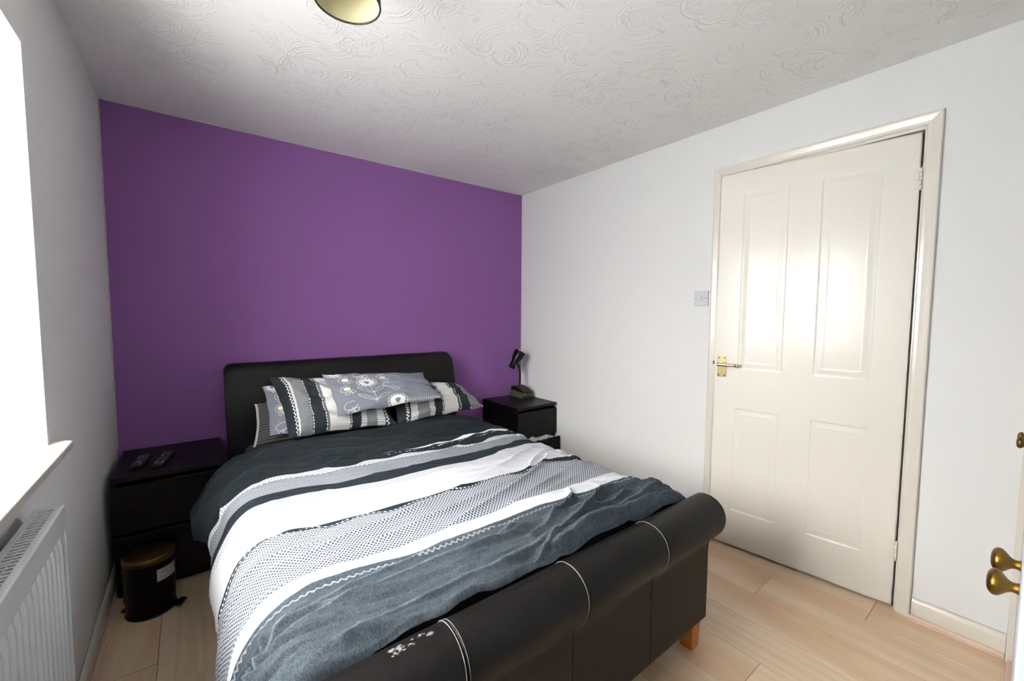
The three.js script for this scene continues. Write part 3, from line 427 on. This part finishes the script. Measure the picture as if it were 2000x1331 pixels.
const pin = tex(512, 256, (u, v) => { const r = (((v * 17) % 1) + 1) % 1; return u < 0.02 ? [176, 172, 168] : r < 0.5 ? [58, 56, 57] : [92, 89, 88]; });
const mapL = tex(1024, 640, stripeColour(stripeL, 0.72, 0.46)), mapR = tex(1024, 640, stripeColour(stripeR, 0.72, 0.46));
pillow('pillow', [[0.575, 0.77, 0.33], [1.1, 0.74, 0.3], [1.12, 0.575, 0.46], [0.55, 0.572, 0.46]], 0.05, pin, 'dark pinstriped pillow with pale piping, lowest at the left end', { seed: 2, back: 1.2 });
pillow('pillow', [[0.612, 0.862, 0.345], [1.06, 0.82, 0.33], [1.08, 0.62, 0.51], [0.615, 0.635, 0.54]], 0.035, floralLow, 'grey embroidered pillow mostly hidden behind left striped pillow', { seed: 3, back: 0.6 });
pillow('pillow', [[0.645, 0.905, 0.34], [1.225, 0.82, 0.33], [1.26, 0.605, 0.575], [0.695, 0.618, 0.57]], 0.095, mapL, 'puffed striped pillow at the left, its dark end folded', { seed: 4, back: 0.2, crease: 0.032, warp: (u, v) => 0.03 * Math.exp(-(((u + 0.72) / 0.22) ** 2)) * (1 - v * v) });
pillow('pillow', [[1.29, 0.79, 0.33], [1.83, 0.735, 0.32], [1.93, 0.602, 0.5], [1.265, 0.606, 0.585]], 0.088, mapR, 'puffed striped pillow at the right, reaching over the mattress edge', { seed: 5, back: 0.2, crease: 0.028 });
pillow('pillow', [[0.887, 0.91, 0.43], [1.506, 0.862, 0.41], [1.54, 0.735, 0.63], [0.912, 0.718, 0.65]], 0.05, floralTop, 'grey flower embroidered pillow on top of both striped pillows', { seed: 6, back: 0.15, crease: 0.02 });

// ---------------------------------------------------------------- bedside chests
function chest(at, label, open) {
  const t = tag(group('nightstand', at), label, 'nightstand'), w = 0.405, d = 0.47, h = 0.54;
  mesh('carcass', [bx(0, 0.018, 0, h - 0.022, 0.004, d - 0.018, 0.001), bx(w - 0.018, w, 0, h - 0.022, 0.004, d - 0.018, 0.001), bx(0.018, w - 0.018, 0.0, h - 0.022, 0.004, 0.012, 0), bx(0.018, w - 0.018, 0.0, 0.05, d - 0.05, d - 0.03, 0)], blackWood, t);
  mesh('top_panel', bx(0, w, h - 0.022, h, 0.004, d, 0.0015), blackWood, t);
  for (const [a, b, o] of [[0.288, h - 0.042, 0], [0.035, 0.272, open]]) {
    const dr = mesh('drawer', [bx(0.002, w - 0.002, a, b, d - 0.018 + o, d + o, 0.0015), bx(0.03, 0.042, a + 0.02, b - 0.06, 0.06 + o, d - 0.018 + o, 0), bx(w - 0.042, w - 0.03, a + 0.02, b - 0.06, 0.06 + o, d - 0.018 + o, 0), bx(0.042, w - 0.042, a + 0.02, a + 0.028, 0.06 + o, d - 0.018 + o, 0)], blackWood, t);
  }
  return t;
}
chest([0.026, 0, 0.017], 'black two-drawer nightstand in the dark corner below the window wall', 0);
chest([2.244, 0, 0.008], 'black two-drawer nightstand by the white wall, lower drawer not closed', 0.05);
{ // cloth spilling out of the open lower drawer
  const R = rng(15); const g = gridGeo(60, 24, (a, b) => { const x = 2.29 + a * 0.33, z = 0.40 + b * 0.105; const e = Math.min(a, 1 - a, b, 1 - b); return [x, 0.258 + 0.03 * step(0, 0.2, e) + 0.035 * (fbm(a * 7, b * 3, 33, 3) - 0.4), z, a, b]; });
  const ix = g.index.array; for (let i = 0; i < ix.length; i += 3) { const t = ix[i]; ix[i] = ix[i + 1]; ix[i + 1] = t; } g.computeVertexNormals();
  tag(mesh('clothing', g, std({ color: 0xb4b4b2, roughness: 0.95, side: THREE.DoubleSide })), 'crumpled pale grey clothing bulging from the right nightstand lower drawer', 'clothing');
}
function remote(at, turn, len, wid, label, seed) {
  const t = tag(group('remote_control', at, turn), label, 'remote control', 'remote controls on the left nightstand');
  const g = new RoundedBoxGeometry(wid, 0.016, len, 3, 0.006), p = g.attributes.position; for (let i = 0; i < p.count; i++) p.setX(i, p.getX(i) * lerp(1, 0.86, (p.getZ(i) / len + 0.5))); g.translate(0, 0.008, 0);
  mesh('body', metreUV(g), blackPlastic, t);
  const R = rng(seed), cols = [0x9a9a98, 0x3a4a8a, 0x8a2f28, 0x4a4a4a];
  for (let r = 0; r < 8; r++) for (let k = 0; k < 3; k++) { const b = new THREE.CylinderGeometry(0.0042, 0.0045, 0.003, 12); b.translate((k - 1) * wid * 0.27, 0.0172, len * (-0.4 + r * 0.105)); mesh('button', b, std({ color: r === 0 && k === 2 ? cols[2] : r === 7 ? cols[k % 2] : R() > 0.8 ? cols[0] : cols[3], roughness: 0.4 }), t); }
}
remote([0.112, 0.5402, 0.3], -0.14, 0.185, 0.046, 'shorter black remote control nearer the window wall', 21);
remote([0.197, 0.5402, 0.325], -0.17, 0.225, 0.048, 'longer black remote control nearer the bed', 22);

// ---------------------------------------------------------------- desk lamp
{
  const t = tag(group('desk_lamp', [2.525, 0.5402, 0.14]), 'black gooseneck desk lamp with olive base on right nightstand', 'lamp');
  const s = new THREE.Shape(); s.moveTo(-0.078, 0); s.lineTo(0.07, 0); s.lineTo(0.088, 0.026); s.lineTo(0.07, 0.042); s.lineTo(-0.076, 0.056);
  const g = new THREE.ExtrudeGeometry(s, { depth: 0.105, bevelEnabled: true, bevelSize: 0.003, bevelThickness: 0.003, bevelSegments: 2 }); g.translate(0, 0.003, -0.0525); g.rotateY(-Math.PI / 2); g.translate(0.03, 0, 0); mesh('base', g, olive, t).userData.label = 'olive green wedge base';
  const top = sweepX(smoothPath([[-0.08, 0.0605], [-0.084, 0.082], [-0.06, 0.094], [-0.01, 0.09], [0.03, 0.08], [0.07, 0.062], [0.088, 0.05], [0.07, 0.0465], [0.0, 0.0535]], 4, true), -0.02, 0.088, 0.006);
  mesh('base_cover', top, blackPlastic, t);
  const k = []; for (const [x, z, r] of [[0.03, 0.075, 0.016], [0.065, 0.078, 0.018]]) { const c = new THREE.SphereGeometry(r, 16, 12); c.scale(1, 0.8, 1); c.translate(x, 0.05, z); k.push(c); } for (const c of k) mesh('knob', c, blackPlastic, t);
  mesh('gooseneck', tube([[0.0, 0.09, 0.015], [0.001, 0.15, 0.016], [0.0, 0.215, 0.017], [-0.008, 0.262, 0.017], [-0.026, 0.292, 0.015], [-0.045, 0.3, 0.012]], 0.0095, 60, 12), blackPlastic, t);
  const sh = group('lamp_shade', [-0.088, 0.262, 0.012], 0, t); sh.userData.label = 'flared black shade tipped upwards';
  sh.rotation.set(0.1, 0, -0.56); sh.scale.setScalar(1.15);
  const pr = [[0.001, 0.0], [0.022, 0.0], [0.024, 0.004], [0.024, 0.05], [0.029, 0.062], [0.037, 0.08], [0.041, 0.11], [0.043, 0.135], [0.041, 0.135], [0.039, 0.11], [0.034, 0.08], [0.026, 0.064], [0.001, 0.06]];
  mesh('shade_shell', lathe(pr, 36), phys({ color: 0x060606, roughness: 0.3, specularIntensity: 0.5 }), sh);
  mesh('rim_ring', new THREE.TorusGeometry(0.0425, 0.0018, 8, 40).rotateX(Math.PI / 2).translate(0, 0.135, 0), chrome, sh);
  mesh('bulb', lathe([[0.001, 0.06], [0.012, 0.065], [0.013, 0.08], [0.022, 0.1], [0.024, 0.115], [0.018, 0.128], [0.001, 0.134]], 24), std({ color: 0xe9e6dc, roughness: 0.3 }), sh);
  const b = new THREE.BoxGeometry(0.01, 0.022, 0.007); b.translate(0, 0.03, 0.025); mesh('switch', b, olive, sh);
}
// ---------------------------------------------------------------- pedal bin
{
  const t = tag(group('pedal_bin', [0.15, 0, 0.632]), 'small black pedal bin with brass lid beside the left nightstand', 'bin');
  const r = 0.083;
  mesh('bin_body', lathe([[0.001, 0.002], [r - 0.004, 0.002], [r - 0.002, 0.008], [r - 0.0015, 0.01], [r + 0.001, 0.222], [r - 0.002, 0.222], [0.001, 0.22]], 64), phys({ color: 0x080808, roughness: 0.4, specularIntensity: 0.35 }), t);
  const lid = mesh('lid', lathe([[0.001, 0.252], [r * 0.6, 0.2515], [r * 0.96, 0.249], [r + 0.001, 0.246], [r + 0.003, 0.242], [r + 0.003, 0.2235], [0.001, 0.2235]], 64), brassBin, t); lid.userData.label = 'brushed brass lid';
  mesh('base_ring', new THREE.TorusGeometry(r - 0.002, 0.004, 8, 64).rotateX(Math.PI / 2).translate(0, 0.0045, 0), blackPlastic, t);
  const st = new THREE.CylinderGeometry(r + 0.0018, r + 0.0012, 0.05, 24, 1, true, 0.32, 0.98); st.translate(0, 0.172, 0);
  const paper = tex(256, 128, (u, v) => { const ln = (v > 0.6 && v < 0.75 && u > 0.2 && u < 0.75 && vnoise(u * 60, 2, 3) > 0.4) || (v < 0.5 && v > 0.12 && ((v * 14) % 1) < 0.35 && u > 0.12 && u < 0.8); return ln ? [165, 163, 162] : [205, 203, 202]; });
  mesh('sticker', st, std({ map: paper, roughness: 0.7, side: THREE.DoubleSide }), t).userData.label = 'white paper label';
  const a = 1.08; const ped = []; ped.push(bx(-0.016, 0.016, 0.016, 0.022, 0.07, 0.11, 0.003)); ped.push(bx(-0.022, 0.022, 0.012, 0.026, 0.098, 0.124, 0.005));
  const pm = mesh('pedal', ped, phys({ color: 0x0a0a0a, roughness: 0.25, clearcoat: 0.6 }), t); pm.rotation.y = a;
  const hg = mesh('hinge_housing', [bx(-0.022, 0.022, 0.03, 0.235, 0.08, 0.1, 0.006), bx(-0.03, 0.03, 0.0, 0.012, 0.05, 0.104, 0.004)], blackPlastic, t); hg.rotation.y = -2.2;
}
// ---------------------------------------------------------------- radiator
{
  const z0 = 1.482, z1 = 2.62, xf = 0.071, xb = 0.021, yb = 0.15, yt = 0.797;
  const t = tag(group('radiator'), 'white ribbed panel radiator under the window sill', 'radiator');
  const n = Math.round((z1 - z0 - 0.03) / 0.0333), front = gridGeo(n * 12, 14, (a, b) => {
    const z = lerp(z0 + 0.012, z1 - 0.012, a), y = lerp(yb, yt - 0.055, b), w = Math.cos(a * n * 2 * Math.PI), rib = clamp(w * 2.2 + 0.4, -1, 1), e = Math.min(1, (1 - b) / 0.04 + 0, b / 0.04);
    return [xf - 0.011 + 0.0045 * rib * sm(clamp(e)), y, z, z, y]; });
  { const ix = front.index.array; for (let i = 0; i < ix.length; i += 3) { const q = ix[i]; ix[i] = ix[i + 1]; ix[i + 1] = q; } front.computeVertexNormals(); }
  mesh('front_panel', [metreUV(front), bx(xb + 0.004, xf - 0.016, yb, yt - 0.06, z0 + 0.012, z1 - 0.012, 0.002)], radWhite, t);
  mesh('top_casing', [bx(xf - 0.012, xf, yt - 0.058, yt, z0, z1, 0.004), bx(xb, xb + 0.01, yt - 0.04, yt, z0 + 0.004, z1, 0.002)], radWhite, t);
  mesh('end_panel', bx(xb, xf - 0.0005, yb + 0.01, yt - 0.001, z0, z0 + 0.0105, 0.003), radWhite, t); mesh('end_panel', bx(xb, xf - 0.0005, yb + 0.01, yt - 0.001, z1 - 0.0105, z1, 0.003), radWhite, t);
  const gr = [bx(xb + 0.0005, xb + 0.012, yt - 0.004, yt + 0.001, z0 + 0.006, z1 - 0.006, 0.0008), bx(xf - 0.013, xf - 0.004, yt - 0.004, yt + 0.001, z0 + 0.006, z1 - 0.006, 0.0008), bx(xb + 0.01, xf - 0.011, yt - 0.004, yt + 0.001, z0 + 0.004, z0 + 0.026, 0.0008)];
  const bars = []; for (let z = z0 + 0.036; z < z1 - 0.02; z += 0.0145) bars.push(bx(xb + 0.01, xf - 0.011, yt - 0.0035, yt + 0.0005, z, z + 0.0075, 0.0008));
  mesh('grille', [...gr, ...bars, bx((xb + xf) / 2 - 0.0015, (xb + xf) / 2 + 0.0015, yt - 0.008, yt - 0.001, z0 + 0.01, z1 - 0.01, 0)], radWhite, t);
  mesh('convector', bx(xb + 0.01, xf - 0.014, yt - 0.05, yt - 0.035, z0 + 0.012, z1 - 0.012, 0), std({ color: 0x55565a, roughness: 0.8 }), t);
  const slot = bx(xf - 0.0115, xf - 0.0085, yt - 0.021, yt - 0.006, z0 - 0.0005, z0 + 0.003, 0); mesh('vent_slot', slot, blackGap, t);
  for (const z of [z0 + 0.2, z1 - 0.2]) mesh('bracket', bx(0.0002, xb + 0.006, 0.3, 0.72, z, z + 0.03, 0), radWhite, t);
}
// ---------------------------------------------------------------- light switch
{
  const t = tag(group('light_switch', [W, 1.35, 1.6545]), 'white square light switch on the wall beside the door', 'switch');
  mesh('plate', bx(-0.009, -0.0003, -0.0425, 0.0425, -0.0425, 0.0425, 0.003), plastic, t);
  const rk = bx(-0.003, 0.003, -0.0125, 0.0125, -0.006, 0.006, 0.001); rk.rotateZ(0.14); rk.translate(-0.0105, 0, 0); mesh('rocker', rk, plastic, t);
  for (const z of [-0.03, 0.03]) { const c = new THREE.CylinderGeometry(0.0028, 0.0028, 0.002, 14); c.rotateZ(Math.PI / 2); c.translate(-0.0094, 0, z); mesh('screw', c, std({ color: 0x6d6a64, metalness: 0.8, roughness: 0.4 }), t); }
}
// ---------------------------------------------------------------- ceiling pendant
{
  const y = 2.05, R0 = 0.08, hh = 0.13, t = tag(group('pendant_lamp', [0.67, y, 1.746]), 'small drum pendant lamp, dark brown outside and cream inside', 'lamp');
  const shell = group('lamp_shade', [0, 0, 0], 0, t);
  mesh('shade_outer', lathe([[R0, 0], [R0 + 0.0015, 0.001], [R0 + 0.0015, hh], [R0, hh]], 64), darkBrown, shell);
  mesh('shade_lining', lathe([[R0 - 0.0004, hh], [R0 - 0.0024, hh], [R0 - 0.0024, 0.003], [R0 - 0.0004, 0.003]], 64), creamLining, shell).userData.label = 'cream shade lining';
  mesh('rim_trim', new THREE.TorusGeometry(R0, 0.0026, 8, 80).rotateX(Math.PI / 2).translate(0, 0.001, 0), darkBrown, shell);
  const sp = []; for (let i = 0; i < 3; i++) { const a = i * 2.094; sp.push(tube([[Math.cos(a) * 0.018, hh - 0.012, Math.sin(a) * 0.018], [Math.cos(a) * 0.05, hh - 0.006, Math.sin(a) * 0.05], [Math.cos(a) * (R0 - 0.002), hh - 0.002, Math.sin(a) * (R0 - 0.002)]], 0.0014, 10, 6)); }
  sp.push(new THREE.TorusGeometry(0.019, 0.002, 8, 30).rotateX(Math.PI / 2).translate(0, hh - 0.012, 0)); mesh('spider_ring', sp, chrome, shell);
  mesh('lamp_holder', lathe([[0.001, hh + 0.03], [0.012, hh + 0.03], [0.017, hh + 0.01], [0.018, hh - 0.03], [0.013, hh - 0.034], [0.001, hh - 0.034]], 28), plastic, t);
  mesh('bulb', lathe([[0.001, hh - 0.033], [0.012, hh - 0.034], [0.014, hh - 0.05], [0.027, hh - 0.075], [0.028, hh - 0.085], [0.02, hh - 0.104], [0.001, hh - 0.112]], 28), std({ color: 0xf0eee6, roughness: 0.25 }), t);
  mesh('cord', new THREE.CylinderGeometry(0.0032, 0.0032, H - y - hh - 0.05, 10).translate(0, (H - y + hh + 0.01) / 2, 0), plastic, t);
  mesh('ceiling_rose', lathe([[0.001, H - y - 0.032], [0.02, H - y - 0.03], [0.042, H - y - 0.02], [0.046, H - y - 0.004], [0.046, H - y - 0.0004], [0.001, H - y - 0.0004]], 36), plastic, t);
}
// ---------------------------------------------------------------- built-in wardrobe on the camera's right
{
  const t = tag(group('wardrobe', [W, 0, 2.8752], THREE.MathUtils.degToRad(-0.47) * -1), 'white built-in wardrobe at the right with aged brass knobs', 'wardrobe');
  // local x runs from -2.04 (near the camera) to 0 (right wall); local z 0 is the door face, depth behind it
  const x0 = -2.03, dep = 0.56, doorWhite = phys({ color: 0xbcc4cd, roughness: 0.4, clearcoat: 0.2 });
  mesh('frame', [bx(x0, 0 - 0.001, 0.002, 0.06, 0.004, 0.024, 0.001), bx(x0, -0.001, H - 0.11, H - 0.002, 0.004, 0.024, 0.001), bx(x0, x0 + 0.018, 0.002, H - 0.002, 0.004, dep, 0.001)], white, t);
  mesh('jamb', bx(-0.042, -0.0015, 0.002, H - 0.002, -0.0165, 0.03, 0.0015), gloss, t);
  const doors = [[-2.012, -1.584], [-1.582, -1.1], [-1.098, -0.63], [-0.628, -0.0435]], knob = [[0.0012, 0], [0.0062, 0], [0.0058, 0.002], [0.0054, 0.0045], [0.0068, 0.008], [0.0105, 0.0115], [0.0142, 0.0155], [0.0146, 0.0195], [0.0115, 0.0228], [0.0065, 0.0244], [0.0012, 0.0248]];
  doors.forEach(([a, b], i) => {
    const dr = mesh('door', bx(a + 0.001, b - 0.001, 0.065, H - 0.115, 0, 0.02, 0.0015), doorWhite, t);
    const kx = [-1.617, -1.547, -0.665, -0.593][i]; const g = lathe(smoothPath(knob, 3).map(([p, q]) => [Math.max(p, 0.0005), q]), 32); g.rotateX(-Math.PI / 2); g.translate(kx, [0.95, 0.95, 0.932, 0.932][i], 0);
    mesh('knob', g, brassOld, dr).userData.label = 'aged brass knob';
  });
  mesh('floor_bead', bx(x0, -0.044, 0.0005, 0.017, -0.013, 0.0035, 0.005), beadWood, t);
}
renderer.render(scene, camera);
